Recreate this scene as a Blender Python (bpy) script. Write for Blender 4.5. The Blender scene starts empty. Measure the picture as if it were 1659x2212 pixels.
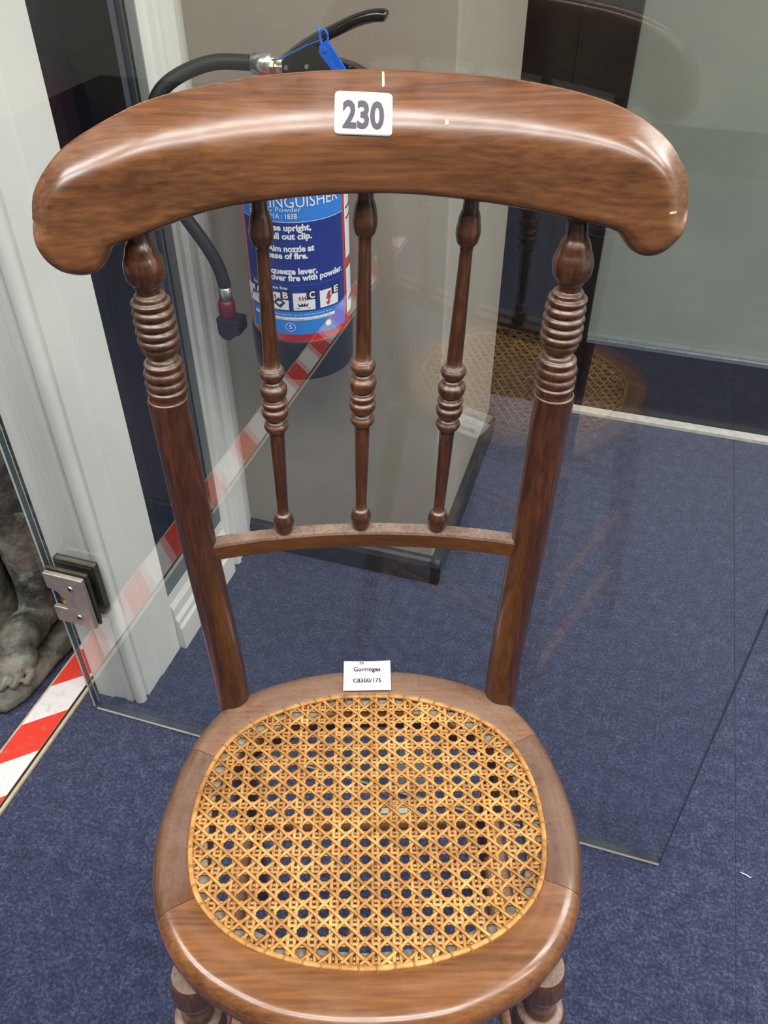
import bpy, bmesh, math, random
from math import sin, cos, pi, radians, sqrt, atan2, hypot
from mathutils import Vector, Matrix
random.seed(7)
S = bpy.context.scene
COL = S.collection

# ------------------------------------------------------------------ camera, world, lamps, exposure
cam_d = bpy.data.cameras.new('camera'); cam = bpy.data.objects.new('camera', cam_d); COL.objects.link(cam)
cam.location = (0, 0, 1.2)
cam.rotation_euler = (radians(90 - 40.66), 0, radians(17.28))
cam_d.sensor_fit = 'VERTICAL'; cam_d.sensor_height = 24.0; cam_d.sensor_width = 18.0
cam_d.lens = 1829.7 / 2212 * 24.0
cam_d.clip_start = 0.02; cam_d.clip_end = 50
S.camera = cam
W = bpy.data.worlds.new('world'); S.world = W; W.use_nodes = True
W.node_tree.nodes['Background'].inputs[0].default_value = (.75, .77, .8, 1)
W.node_tree.nodes['Background'].inputs[1].default_value = .3
S.view_settings.view_transform = 'Standard'; S.view_settings.look = 'None'
S.view_settings.exposure = 0.25; S.view_settings.gamma = 1.0; S.view_settings.use_curve_mapping = False
CEIL = 2.6
STRIP_WATTS = 20.0
# unseen ceiling strips, right-hand ones added to brighten the pier side (centre x, y)
PANELS = [(-1.35, -.12), (.30, -.12), (1.95, -.12), (.30, -.58), (-1.35, -.58), (1.45, .72), (1.45, 1.30), (2.2, 1.60)]

# ------------------------------------------------------------------ node helpers
def srgb(r, g, b):
    f = lambda c: c / 12.92 if c <= .04045 else ((c + .055) / 1.055) ** 2.4
    return (f(r / 255), f(g / 255), f(b / 255), 1)

class NT:
    def __init__(s, name):
        s.m = bpy.data.materials.new(name); s.m.use_nodes = True; s.t = s.m.node_tree
        s.b = s.t.nodes['Principled BSDF']; s.o = s.t.nodes['Material Output']
    def n(s, typ, **kw):
        nd = s.t.nodes.new(typ)
        for k, v in kw.items():
            if k.startswith('i_'):
                key = k[2:]; key = int(key) if key.isdigit() else key.replace('_', ' ')
                s.set(nd.inputs[key], v)
            else: setattr(nd, k, v)
        return nd
    def set(s, inp, v):
        if hasattr(v, 'links') and hasattr(v, 'is_output'): s.t.links.new(v, inp)
        else: inp.default_value = v
    def p(s, **kw):
        for k, v in kw.items(): s.set(s.b.inputs[k.replace('_', ' ')], v)
    def coord(s, kind='Object', scale=(1, 1, 1), rot=(0, 0, 0), loc=(0, 0, 0)):
        c = s.n('ShaderNodeTexCoord') if kind != 'World' else s.n('ShaderNodeNewGeometry')
        m = s.n('ShaderNodeMapping'); m.inputs['Scale'].default_value = scale; m.inputs['Rotation'].default_value = rot; m.inputs['Location'].default_value = loc
        s.t.links.new(c.outputs[kind if kind != 'World' else 'Position'], m.inputs['Vector'])
        return m.outputs[0]
    def noise(s, vec, scale, detail=4, rough=.55, dist=0):
        nd = s.n('ShaderNodeTexNoise', i_Vector=vec, i_Scale=scale, i_Detail=detail, i_Roughness=rough, i_Distortion=dist)
        return nd.outputs[0]
    def ramp(s, fac, stops, interp='LINEAR'):
        nd = s.n('ShaderNodeValToRGB'); nd.color_ramp.interpolation = interp
        e = nd.color_ramp.elements
        while len(e) < len(stops): e.new(.5)
        for i, (p, c) in enumerate(stops): e[i].position = p; e[i].color = c if not isinstance(c, (int, float)) else (c, c, c, 1)
        s.t.links.new(fac, nd.inputs[0]); return nd.outputs[0]
    def mix(s, fac, a, b, blend='MIX'):
        nd = s.n('ShaderNodeMix', data_type='RGBA', blend_type=blend)
        s.set(nd.inputs[0], fac); s.set(nd.inputs[6], a); s.set(nd.inputs[7], b); return nd.outputs[2]
    def math(s, op, a, b=0.0, c=None, clamp=False):
        nd = s.n('ShaderNodeMath', operation=op, use_clamp=clamp); s.set(nd.inputs[0], a); s.set(nd.inputs[1], b)
        if c is not None: s.set(nd.inputs[2], c)
        return nd.outputs[0]
    def mapr(s, v, a, b, c=0., d=1.):
        nd = s.n('ShaderNodeMapRange', clamp=True, interpolation_type='SMOOTHSTEP'); s.set(nd.inputs[0], v)
        for i, q in enumerate((a, b, c, d)): nd.inputs[1 + i].default_value = q
        return nd.outputs[0]
    def bump(s, h, strength=.3, dist=.001):
        nd = s.n('ShaderNodeBump'); nd.inputs['Strength'].default_value = strength; nd.inputs['Distance'].default_value = dist
        s.t.links.new(h, nd.inputs['Height']); s.t.links.new(nd.outputs[0], s.b.inputs['Normal']); return nd

def plain(name, col, rough=.5, metal=0., noise=.06, nscale=60, spec=.5, coat=0, bump=0.):
    m = NT(name); v = m.coord('Object')
    n = m.noise(v, nscale, 4)
    c2 = tuple(x * (1 - 2 * noise) for x in col[:3]) + (1,); c1 = tuple(min(1, x * (1 + noise)) for x in col[:3]) + (1,)
    m.p(Base_Color=m.ramp(n, [(.3, c2), (.7, c1)]), Metallic=metal, Specular_IOR_Level=spec, Coat_Weight=coat)
    m.p(Roughness=m.mapr(m.noise(v, nscale * .5, 3), .3, .7, max(.02, rough - .06), rough + .06))
    if bump: m.bump(m.noise(v, nscale * 4, 5), bump, .0005)
    return m.m

def wood(name, axis=0, dark=(52, 24, 10), mid=(104, 54, 22), light=(140, 82, 38), dust=.5, gloss=.24, rear_dust=False, coat=.5, gscale=1.0, scratch=True, dcol=(142, 124, 112)):
    """polished brown wood, grain along the object axis; grey dust lies on faces that look up"""
    m = NT(name)
    sc = [38, 38, 38]; sc[axis] = 3.2
    v = m.coord('Object', tuple(q * gscale for q in sc))
    big = m.noise(v, 1.0, 6, .62, 0)
    sc2 = [330, 330, 330]; sc2[axis] = 20
    fine = m.noise(m.coord('Object', tuple(q * gscale for q in sc2)), 1.0, 3, .6)
    blot = m.noise(m.coord('Object', (1, 1, 1)), 22, 4, .6)
    g = m.math('ADD', m.math('MULTIPLY', big, .45), m.math('ADD', m.math('MULTIPLY', fine, .42), m.math('MULTIPLY', blot, .13)))
    c = m.ramp(g, [(.32, srgb(*dark)), (.49, srgb(*mid)), (.68, srgb(*light))])
    if scratch:      # dark soaked streaks along the grain
        sc3 = [70, 70, 70]; sc3[axis] = 5
        stn = m.noise(m.coord('Object', tuple(sc3), loc=(3, 1, 2)), 1.0, 5, .7)
        c = m.mix(m.mapr(stn, .56, .74, 0, .55), c, srgb(48, 27, 14))
    geo = m.n('ShaderNodeNewGeometry'); sep = m.n('ShaderNodeSeparateXYZ', i_Vector=geo.outputs['Normal'])
    up = m.mapr(sep.outputs[2], .35, .9)
    spk = m.noise(m.coord('Object', (1, 1, 1)), 420, 3, .7)
    patch = m.mapr(m.noise(m.coord('Object', (1, 1, 1), loc=(5, 5, 5)), 40, 3), .3, .65)
    d = m.math('MULTIPLY', up, m.math('MULTIPLY', m.mapr(spk, .3, .62, .45, 1.), m.math('MULTIPLY_ADD', patch, .5, .5)))
    d = m.math('MULTIPLY', d, dust)
    if rear_dust:
        sy = m.n('ShaderNodeSeparateXYZ', i_Vector=m.coord('Object'))
        d = m.math('MULTIPLY', d, m.mapr(m.math('ADD', sy.outputs[1], m.math('MULTIPLY', m.noise(m.coord('Object', (1, 1, 1)), 30, 2), .08)), -.045, .03, .12, 1.))
    c = m.mix(d, c, srgb(*dcol))
    m.bump(fine, .08, .0003)
    rr = m.mapr(m.noise(m.coord('Object', (1, 1, 1), loc=(9, 2, 4)), 35, 3), .3, .75, gloss - .05, gloss + .14)
    rr = m.math('ADD', rr, m.math('MULTIPLY', d, .55), clamp=True)
    m.p(Base_Color=c, Roughness=rr, Coat_Weight=m.math('MULTIPLY', m.math('SUBTRACT', 1.0, d, clamp=True), coat), Coat_Roughness=.2, Specular_IOR_Level=.5)
    return m.m

# ------------------------------------------------------------------ object helpers
def link(name, me, mat=None, parent=None, smooth=True, loc=None):
    o = bpy.data.objects.new(name, me); COL.objects.link(o)
    if mat is not None:
        me.materials.clear(); me.materials.append(mat)
    if parent is not None: o.parent = parent
    if loc is not None: o.location = loc
    for p in me.polygons: p.use_smooth = smooth
    return o
def frombm(bm, name):
    bmesh.ops.recalc_face_normals(bm, faces=bm.faces)
    me = bpy.data.meshes.new(name); bm.to_mesh(me); bm.free(); return me
def thing(name, label, cat, loc=(0, 0, 0), rz=0., group=None):
    o = bpy.data.objects.new(name, None); COL.objects.link(o); o.location = loc; o.rotation_euler = (0, 0, rz)
    o.empty_display_size = .05
    o['label'] = label; o['category'] = cat
    if group: o['group'] = group
    return o
def tag(o, label=None, cat=None, group=None, kind=None):
    if label: o['label'] = label
    if cat: o['category'] = cat
    if group: o['group'] = group
    if kind: o['kind'] = kind
    return o
def box(name, lo, hi, mat, parent=None, bev=0., seg=2, smooth=False):
    bm = bmesh.new(); bmesh.ops.create_cube(bm, size=1)
    c = [(a + b) / 2 for a, b in zip(lo, hi)]; s = [b - a for a, b in zip(lo, hi)]
    for v in bm.verts: v.co = Vector([c[i] + v.co[i] * s[i] for i in range(3)])
    if bev: bmesh.ops.bevel(bm, geom=list(bm.edges), offset=bev, segments=seg, affect='EDGES', profile=.5)
    return link(name, frombm(bm, name), mat, parent, smooth)
def prism(name, pts, axis, a, b, mat, parent=None, bev=0., smooth=False):
    """polygon pts (2D) extruded along axis from a to b; axis 0: (y,z) 1: (x,z) 2: (x,y)"""
    bm = bmesh.new()
    def mk(p, h): return Vector((h, p[0], p[1])) if axis == 0 else Vector((p[0], h, p[1])) if axis == 1 else Vector((p[0], p[1], h))
    A = [bm.verts.new(mk(p, a)) for p in pts]; B = [bm.verts.new(mk(p, b)) for p in pts]
    n = len(pts); bm.faces.new(A); bm.faces.new(B[::-1])
    for i in range(n): bm.faces.new((A[i], B[i], B[(i + 1) % n], A[(i + 1) % n]))
    bmesh.ops.recalc_face_normals(bm, faces=bm.faces)
    if bev: bmesh.ops.bevel(bm, geom=list(bm.edges), offset=bev, segments=2, affect='EDGES', profile=.5)
    return link(name, frombm(bm, name), mat, parent, smooth)
def interp_smooth(pts, sub):
    """cosine-eased refinement of a list of tuples (keeps ring shapes round)"""
    out = []
    for i in range(len(pts) - 1):
        for k in range(sub):
            t = k / sub; out.append(tuple(a + (b - a) * t for a, b in zip(pts[i], pts[i + 1])))
    out.append(pts[-1]); return out
def catmull(P, sub, closed=False):
    n = len(P); out = []
    rng = range(n) if closed else range(n - 1)
    for i in rng:
        g = (lambda k: P[k % n]) if closed else (lambda k: P[min(max(k, 0), n - 1)])
        p0, p1, p2, p3 = g(i - 1), g(i), g(i + 1), g(i + 2)
        for k in range(sub):
            t = k / sub; t2 = t * t; t3 = t2 * t
            out.append(tuple(.5 * (2 * b + (c - a) * t + (2 * a - 5 * b + 4 * c - d) * t2 + (3 * b - a - 3 * c + d) * t3) for a, b, c, d in zip(p0, p1, p2, p3)))
    if not closed: out.append(tuple(P[-1]))
    return out
def lathe_along(name, rows, mat, parent, seg=24):
    """rows: (x, y, z, r) rings lying level; closed ends"""
    bm = bmesh.new(); R = []
    for x, y, z, r in rows:
        R.append([bm.verts.new((x + r * cos(2 * pi * k / seg), y + r * sin(2 * pi * k / seg), z)) for k in range(seg)])
    for i in range(len(R) - 1):
        for k in range(seg): bm.faces.new((R[i][k], R[i][(k + 1) % seg], R[i + 1][(k + 1) % seg], R[i + 1][k]))
    for cf in (bm.faces.new(R[0]), bm.faces.new(R[-1])):
        for e in cf.edges: e.smooth = False
    return link(name, frombm(bm, name), mat, parent)
def tube_bm(bm, P, rad, seg=12, sx=1., cap=True):
    """tube along 3D points; rad number or list"""
    P = [Vector(p) for p in P]; n = len(P); R = []
    up = Vector((0, 0, 1))
    t0 = (P[1] - P[0]).normalized()
    if abs(t0.z) > .9: up = Vector((0, 1, 0))
    s = t0.cross(up).normalized()
    for i in range(n):
        t = (P[min(i + 1, n - 1)] - P[max(i - 1, 0)]).normalized()
        s = (s - t * s.dot(t)).normalized(); w = t.cross(s)
        r = rad[i] if isinstance(rad, (list, tuple)) else rad
        R.append([bm.verts.new(P[i] + s * (r * sx * cos(2 * pi * k / seg)) + w * (r * sin(2 * pi * k / seg))) for k in range(seg)])
    for i in range(n - 1):
        for k in range(seg): bm.faces.new((R[i][k], R[i][(k + 1) % seg], R[i + 1][(k + 1) % seg], R[i + 1][k]))
    if cap: bm.faces.new(R[0]); bm.faces.new(R[-1])
def tube(name, P, rad, mat, parent=None, seg=12, sx=1.):
    bm = bmesh.new(); tube_bm(bm, P, rad, seg, sx); return link(name, frombm(bm, name), mat, parent)
def text_mesh(s, bold=0., space=1.):
    cu = bpy.data.curves.new('txt', 'FONT'); cu.body = s; cu.size = 1; cu.offset = bold; cu.space_character = space; cu.resolution_u = 3
    o = bpy.data.objects.new('txt', cu); COL.objects.link(o)
    dg = bpy.context.evaluated_depsgraph_get(); dg.update()
    me = bpy.data.meshes.new_from_object(o.evaluated_get(dg))
    bpy.data.objects.remove(o); bpy.data.curves.remove(cu)
    xs = [v.co.x for v in me.vertices]; x0, x1 = min(xs), max(xs)
    return me, x0, x1

# ------------------------------------------------------------------ materials
M = {}
def carpet():
    m = NT('blue carpet'); v = m.coord('World')
    a = m.noise(v, 210, 4, .7); b = m.noise(v, 45, 3, .6); c = m.noise(v, 900, 2, .6)
    g = m.math('ADD', m.math('MULTIPLY', a, .55), m.math('ADD', m.math('MULTIPLY', b, .2), m.math('MULTIPLY', c, .25)))
    m.p(Base_Color=m.ramp(g, [(.38, srgb(18, 24, 50)), (.5, srgb(41, 48, 80)), (.62, srgb(86, 92, 122))]), Roughness=1., Specular_IOR_Level=.1, Sheen_Weight=.25, Sheen_Roughness=.6)
    m.bump(m.math('ADD', a, c), .6, .002)
    return m.m
M['carpet'] = carpet()
def paint(name, col, rough=.55, scuff=.5, scol=(120, 112, 100)):
    m = NT(name); v = m.coord('World')
    n = m.noise(v, 6, 5, .6); sc = m.noise(m.coord('World', (1, 1, .25)), 26, 6, .7)
    c = m.mix(m.mapr(n, .3, .7), tuple(x * .93 for x in col[:3]) + (1,), col)
    c = m.mix(m.math('MULTIPLY', m.mapr(sc, .68, .8), scuff), c, srgb(*scol))
    m.p(Base_Color=c, Roughness=rough); m.bump(m.noise(v, 180, 3), .08, .0008)
    return m.m
M['taupe'] = paint('taupe wall paint', srgb(168, 159, 146), .5, .25, (205, 198, 186))
M['white'] = paint('white gloss paint', srgb(238, 238, 232), .32, .35, (150, 140, 122))
M['room'] = paint('plain room paint', srgb(176, 174, 168), .7, .1)
M['roomlight'] = paint('white room paint', srgb(222, 221, 216), .7, .05)
M['ceil'] = paint('white ceiling paint', srgb(225, 225, 222), .8, .05)
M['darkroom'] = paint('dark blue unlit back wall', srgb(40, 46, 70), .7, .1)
M['black'] = plain('black door paint', srgb(26, 25, 24), .28, 0, .1, 30)
M['skirt'] = plain('dark grey skirting paint', srgb(52, 54, 54), .35, 0, .12, 40)
M['frost'] = plain('grey green frosted panel', srgb(140, 146, 134), .34, 0, .05, 5, .4)
M['alu'] = plain('brushed aluminium', srgb(190, 196, 196), .32, .9, .08, 90)
M['greyseal'] = plain('grey aluminium bead', srgb(132, 140, 138), .4, .3, .06, 60)
M['strip'] = plain('pale threshold strip', srgb(214, 210, 200), .5, 0, .1, 60)
M['steel'] = plain('satin nickel', srgb(206, 194, 178), .34, .75, .06, 120)
M['steel_dark'] = plain('dark nickel edge', srgb(92, 88, 76), .4, .6, .1, 80)
M['screw'] = plain('bright screw head', srgb(190, 184, 186), .25, .9, .1, 200)
M['rubber'] = plain('black hinge gasket', srgb(26, 26, 22), .6)
def glass(name, tint, F0):
    m = NT(name)
    lw = m.n('ShaderNodeLayerWeight'); lw.inputs['Blend'].default_value = .5
    fac = m.math('MULTIPLY_ADD', m.math('POWER', lw.outputs['Facing'], 5.0), .92, F0)
    tr = m.n('ShaderNodeBsdfTransparent'); 
    sm = m.noise(m.coord('World', (1, 1, .6)), 3.5, 4)
    m.set(tr.inputs[0], m.ramp(sm, [(.3, tint), (.7, tuple(min(1, x * 1.015) for x in tint[:3]) + (1,))]))
    gl = m.n('ShaderNodeBsdfGlossy'); gl.inputs['Roughness'].default_value = .0; gl.inputs[0].default_value = (1, 1, 1, 1)
    mx = m.n('ShaderNodeMixShader'); m.set(mx.inputs[0], fac); m.t.links.new(tr.outputs[0], mx.inputs[1]); m.t.links.new(gl.outputs[0], mx.inputs[2])
    m.t.links.new(mx.outputs[0], m.o.inputs[0]); return m.m
M['glass'] = glass('clear glass faint green', (.95, .968, .962, 1), .085)
M['winglass'] = glass('dark tinted glass', (.5, .52, .58, 1), .02)
M['edge'] = plain('polished glass edge', srgb(178, 192, 184), .15, 0, .12, 50)
M['glassedge_dark'] = plain('side glass edge', srgb(66, 74, 78), .12, 0, .2, 20)

# ------------------------------------------------------------------ the setting
# floor with carpet tiles: joints at x = .312 + .5 k, y = .661 + .5 k
fl = box('floor', (-3, -3, -.06), (3, 3, -.008), plain('concrete under carpet', srgb(40, 42, 55), .9)); tag(fl, 'dark blue speckled carpet tile floor', kind='structure')
tile_me = None
for i in range(-5, 4):
    for j in range(-6, 4):
        x0, y0 = .312 + .5 * i, .661 + .5 * j
        if x0 < -2.5 or x0 > 1.9 or y0 < -2.4 or y0 > .6: continue
        if tile_me is None:
            o = box('carpet_tile', (0, 0, -.008), (.4994, .4994, 0), M['carpet'], fl, .0009, 1); tile_me = o.data
        else:
            o = bpy.data.objects.new('carpet_tile', tile_me); COL.objects.link(o); o.parent = fl
        o.location = (x0, y0, 0)
for x0, x1 in ((-2.6, .3114), (.312, 2.4)): box('carpet_sheet', (x0, .661, -.008), (x1, 2.4, 0), M['carpet'], fl, .0009, 1)
ce = box('ceiling', (-3, -3, CEIL), (3, 3, CEIL + .06), M['ceil']); tag(ce, 'white ceiling with added light panels', kind='structure')
tag(box('wall_front', (-3, -3.06, -.06), (3, -3, CEIL), M['room']), 'plain grey wall facing the chair', kind='structure')
tag(box('wall_right', (3, -3, -.06), (3.06, 3, CEIL), M['roomlight']), 'plain grey wall at the side of the room', kind='structure')
tag(box('wall_left', (-3.06, -3, -.06), (-3, 3, CEIL), M['room']), 'plain grey wall beyond the statue', kind='structure')
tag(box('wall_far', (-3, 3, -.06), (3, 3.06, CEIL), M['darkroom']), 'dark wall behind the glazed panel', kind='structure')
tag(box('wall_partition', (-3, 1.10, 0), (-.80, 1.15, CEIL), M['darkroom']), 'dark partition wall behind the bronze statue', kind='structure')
tag(box('wall_back', (-.70, 1.17, 0), (-.265, 1.70, CEIL), M['taupe'], bev=.003), 'taupe painted wall pier behind the glass door', kind='structure')
# skirting round the pier: front and side boards
pf = [(1.17, 0), (1.153, 0), (1.153, .045), (1.158, .054), (1.164, .058), (1.17, .06)]
b1 = prism('baseboard_back', pf, 0, -.655, -.248, M['skirt']); tag(b1, 'dark grey skirting along the front of the taupe pier', kind='structure')
b2 = prism('baseboard_side', [(-.265, 0), (-.248, 0), (-.248, .045), (-.253, .054), (-.259, .058), (-.265, .06)], 1, 1.153, 1.70, M['skirt']); tag(b2, 'dark grey skirting along the side of the taupe pier', kind='structure')
# back door: black frame, frosted pane
d2 = box('door_2', (-.40, 1.865, 0), (-.074, 1.92, CEIL), M['black'], bev=.003); tag(d2, 'black framed door with a grey green frosted pane', kind='structure')
box('bottom_rail', (-.074, 1.865, 0), (2.4, 1.92, .190), M['black'], d2, .003)
box('pane', (-.074, 1.885, .19), (2.4, 1.90, CEIL), M['frost'], d2)
box('stile_bead', (-.186, 1.860, .0), (-.180, 1.866, CEIL), M['black'], d2, .001)
box('pane_bead', (-.074, 1.860, .189), (2.4, 1.884, .201), M['alu'], d2, .002)
box('pane_bead', (-.074, 1.868, .201), (2.4, 1.884, .207), M['greyseal'], d2, .001)
tag(box('wall_door_side', (2.4, 1.86, 0), (3, 1.93, CEIL), M['room']), 'grey wall beside the black door', kind='structure')
tag(box('trim_3', (-.115, 1.838, 0), (2.4, 1.864, .012), M['strip'], bev=.002), 'pale threshold strip at the foot of the black door', kind='structure')
# side glazing between white post and architrave
w1 = box('window_1', (-.672, .862, .165), (-.666, 1.048, CEIL), M['winglass']); tag(w1, 'dark glazed side panel between white post and architrave', kind='structure')
box('glazing_bead', (-.676, 1.0475, .13), (-.6605, 1.071, CEIL), M['greyseal'], w1, .001)
box('glazing_gasket', (-.6615, 1.0445, .165), (-.6595, 1.0475, CEIL), M['rubber'], w1)
box('glazing_bead', (-.676, .86, .130), (-.6605, 1.0474, .165), M['greyseal'], w1, .001)
# white bottom board below the glazing
pf = [(-.69, 0), (-.646, 0), (-.646, .052), (-.650, .058), (-.650, .070), (-.655, .078), (-.655, .098), (-.660, .110), (-.660, .13), (-.69, .13)]
b3 = prism('baseboard_left', pf, 1, .86, 1.072, M['white']); tag(b3, 'white moulded bottom board under the dark glazed panel', kind='structure')
# white post (jamb) with corner bead
post = [(-.745, .860), (-.745, .7245), (-.716, .7245), (-.714, .7275), (-.694, .7285), (-.690, .7265), (-.6790, .7265), (-.6778, .7335), (-.6762, .7335)]
for k in range(11):
    t = -2.3 + 2.65 * k / 10
    post.append((-.6685 + .0100 * cos(t), .7360 + .0100 * sin(t)))
post += [(-.6645, .7420), (-.6645, .7462), (-.6600, .7472), (-.6600, .792), (-.6582, .794), (-.6582, .858), (-.6615, .862)]
p1 = prism('trim_1', post, 2, 0, CEIL, M['white']); tag(p1, 'white painted moulded timber post behind the glass hinge', kind='structure')
arch = [(-.70, 1.072), (-.660, 1.072), (-.656, 1.076), (-.656, 1.088), (-.648, 1.092), (-.646, 1.100), (-.650, 1.106), (-.650, 1.118), (-.644, 1.122), (-.640, 1.132), (-.642, 1.146), (-.647, 1.150), (-.647, 1.158), (-.650, 1.170), (-.655, 1.1735), (-.70, 1.1735)]
p2 = prism('trim_2', arch, 2, 0, CEIL, M['white']); tag(p2, 'white moulded architrave beside the taupe wall', kind='structure')

# glass door
d1 = box('door_1', (-.729, .692, .012), (.204, .702, 2.05), M['glass']); tag(d1, 'clear glass door leaf standing behind the chair', kind='structure')
me = d1.data; me.materials.append(M['edge']); me.materials.append(M['glassedge_dark'])
for p in me.polygons:
    if abs(p.normal.z) > .9: p.material_index = 2
    elif abs(p.normal.x) > .9: p.material_index = 2
for z0 in (.004, .0085): box('bottom_seal', (-.727, .6925, z0), (.203, .6945, z0 + .0025), M['strip'], d1)
for y0 in (.6910, .7015): box('edge_arris', (-.7305, y0, .012), (-.7285, y0 + .0015, 2.05), M['edge'], d1)
# hinge: plates, gaskets, notch on the free side
HP = [(-.718, .352), (-.654, .352), (-.654, .253), (-.718, .253), (-.718, .284), (-.694, .284), (-.694, .306), (-.704, .318), (-.718, .323)]
hinge = prism('hinge', HP, 1, .672, .680, M['steel'], d1, .0015); hinge['label'] = 'satin nickel glass hinge plate with a notch'
prism('gasket', [(-.714, .349), (-.656, .349), (-.656, .256), (-.712, .256)], 1, .6805, .6918, M['rubber'], hinge)
prism('inner_plate', [(-.721, .353), (-.653, .353), (-.653, .252), (-.690, .252), (-.690, .30), (-.721, .32)], 1, .683, .688, M['steel_dark'], hinge, .0008)
prism('rear_plate', [(-.721, .353), (-.653, .353), (-.653, .252), (-.721, .252)], 1, .7025, .714, M['steel_dark'], hinge, .001)
for sx, sz in ((-.677, .331), (-.677, .272)):
    bm = bmesh.new()
    bmesh.ops.create_cone(bm, cap_ends=True, segments=20, radius1=.0052, radius2=.0044, depth=.0016, matrix=Matrix.Translation((sx, .6714, sz)) @ Matrix.Rotation(pi / 2, 4, 'X'))
    so = link('screw', frombm(bm, 'screw'), M['screw'], hinge, False)
    bm = bmesh.new(); bmesh.ops.create_cone(bm, cap_ends=True, segments=6, radius1=.0022, radius2=.0022, depth=.0006, matrix=Matrix.Translation((sx, .6704, sz)) @ Matrix.Rotation(pi / 2, 4, 'X'))
    s2 = link('screw_socket', frombm(bm, 'screw_socket'), M['rubber'], hinge, False)
# knuckle pin in the notch
tube('knuckle', [(-.703, .684, .286), (-.703, .684, .304)], .006, plain('brass knuckle', srgb(170, 120, 70), .35, .8), hinge, 14)

# unseen ceiling strip lights, assumed and placed for the light they give
lm = plain('white light diffuser', srgb(244, 244, 240), .4, 0, .01)
ld = bpy.data.lights.new('added_strip_lamp', 'AREA'); ld.shape = 'RECTANGLE'; ld.size = 1.44; ld.size_y = .14; ld.energy = STRIP_WATTS; ld.color = (1., .975, .94)
for i, (x, y) in enumerate(PANELS):
    t = thing('added_ceiling_light', 'long white strip light added to the ceiling out of view', 'ceiling light', (x, y, CEIL), 0, 'added ceiling strip lights')
    box('diffuser', (-.72, -.07, -.045), (.72, .07, -.012), lm, t)
    lo = bpy.data.objects.new('lamp', ld); COL.objects.link(lo); lo.parent = t; lo.location = (0, 0, -.0465)
    box('housing', (-.74, -.09, -.012), (.74, .09, 0), M['alu'], t, .002)
    for sx in (-1, 1): box('end_cap', (sx * .73 - .01, -.075, -.05), (sx * .73 + .01, .075, -.012), M['alu'], t, .002)

# ------------------------------------------------------------------ the chair
CH = thing('side_chair', 'dark turned wooden chair with cane seat and curved crest rail', 'chair', (-.1207, .3428, 0), radians(18.3))
ZS = .56
W_h = wood('polished wood grain along x', 0, (54, 29, 14), (100, 61, 32), (134, 88, 50), dust=.0, gloss=.3, coat=.5)
W_x = wood('dusty rail wood', 0, (40, 20, 10), (74, 40, 20), (106, 62, 34), dust=.95, gloss=.3, scratch=False)
W_v = wood('polished turned wood', 2, (32, 15, 8), (62, 32, 15), (100, 56, 25), dust=.5, gloss=.26, scratch=False)
W_l = wood('dusty turned leg wood', 2, (40, 22, 12), (70, 42, 24), (104, 68, 42), dust=.95, gloss=.34, scratch=False)
W_s = wood('seat frame wood across', 0, (68, 39, 18), (110, 68, 35), (142, 94, 52), dust=.78, gloss=.24, rear_dust=True, dcol=(122, 100, 85))
W_sy = wood('seat frame wood lengthwise', 1, (54, 30, 15), (86, 52, 29), (116, 76, 46), dust=.66, gloss=.3, rear_dust=True, dcol=(118, 94, 80))
lean = lambda z: .123 + .05 * (z - ZS) / .42

# --- turned back posts
POST = [(.9856, .0066, .1421), (.9763, .0072, .1427), (.9674, .0109, .1427), (.9583, .0137, .1424), (.9521, .0131, .1424), (.9468, .009, .1423), (.9458, .0092, .1423), (.9440, .0081, .1422), (.9405, .0078, .1421), (.9385, .0108, .1416), (.9365, .0112, .1416), (.9344, .0137, .1418), (.9312, .0119, .1411), (.9276, .0144, .141), (.9243, .0121, .1409), (.921, .0147, .1407), (.9174, .0124, .1407), (.9141, .0148, .1405), (.911, .0127, .1403), (.9077, .0148, .1402), (.9046, .0124, .14), (.9022, .0132, .1401), (.8991, .0117, .1399), (.896, .0081, .1397), (.8936, .0108, .1397), (.8926, .0112, .1397), (.8901, .0137, .1399), (.887, .0127, .1397), (.8831, .0149, .14), (.8795, .013, .1399), (.8759, .0149, .14), (.8723, .0129, .1399), (.8705, .0146, .1398), (.868, .0140, .1398), (.8669, .0134, .14), (.864, .0137, .1401), (.8632, .0147, .1402), (.8603, .0145, .1407), (.80, .0145, .1375), (.7341, .0143, .1343), (.66, .0144, .1288), (.5968, .0146, .1248), (.552, .0146, .1240)]
def round_profile(P, sub=4):
    out = []
    for i in range(len(P) - 1):
        a, b = P[i], P[i + 1]
        for k in range(sub):
            t = k / sub
            # ease radius so that beads stay round and grooves stay narrow
            e = sin(t * pi / 2) if b[1] > a[1] else 1 - cos(t * pi / 2)
            if abs(b[0] - a[0]) > .02: e = t
            out.append((a[0] + (b[0] - a[0]) * t, a[1] + (b[1] - a[1]) * e) + tuple(a[j] + (b[j] - a[j]) * t for j in range(2, len(a))))
    out.append(P[-1]); return out
for s in (-1, 1):
    lathe_along('back_post', [(s * x, lean(z), z, r) for z, r, x in round_profile(POST)], W_v, CH, 28)

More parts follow.
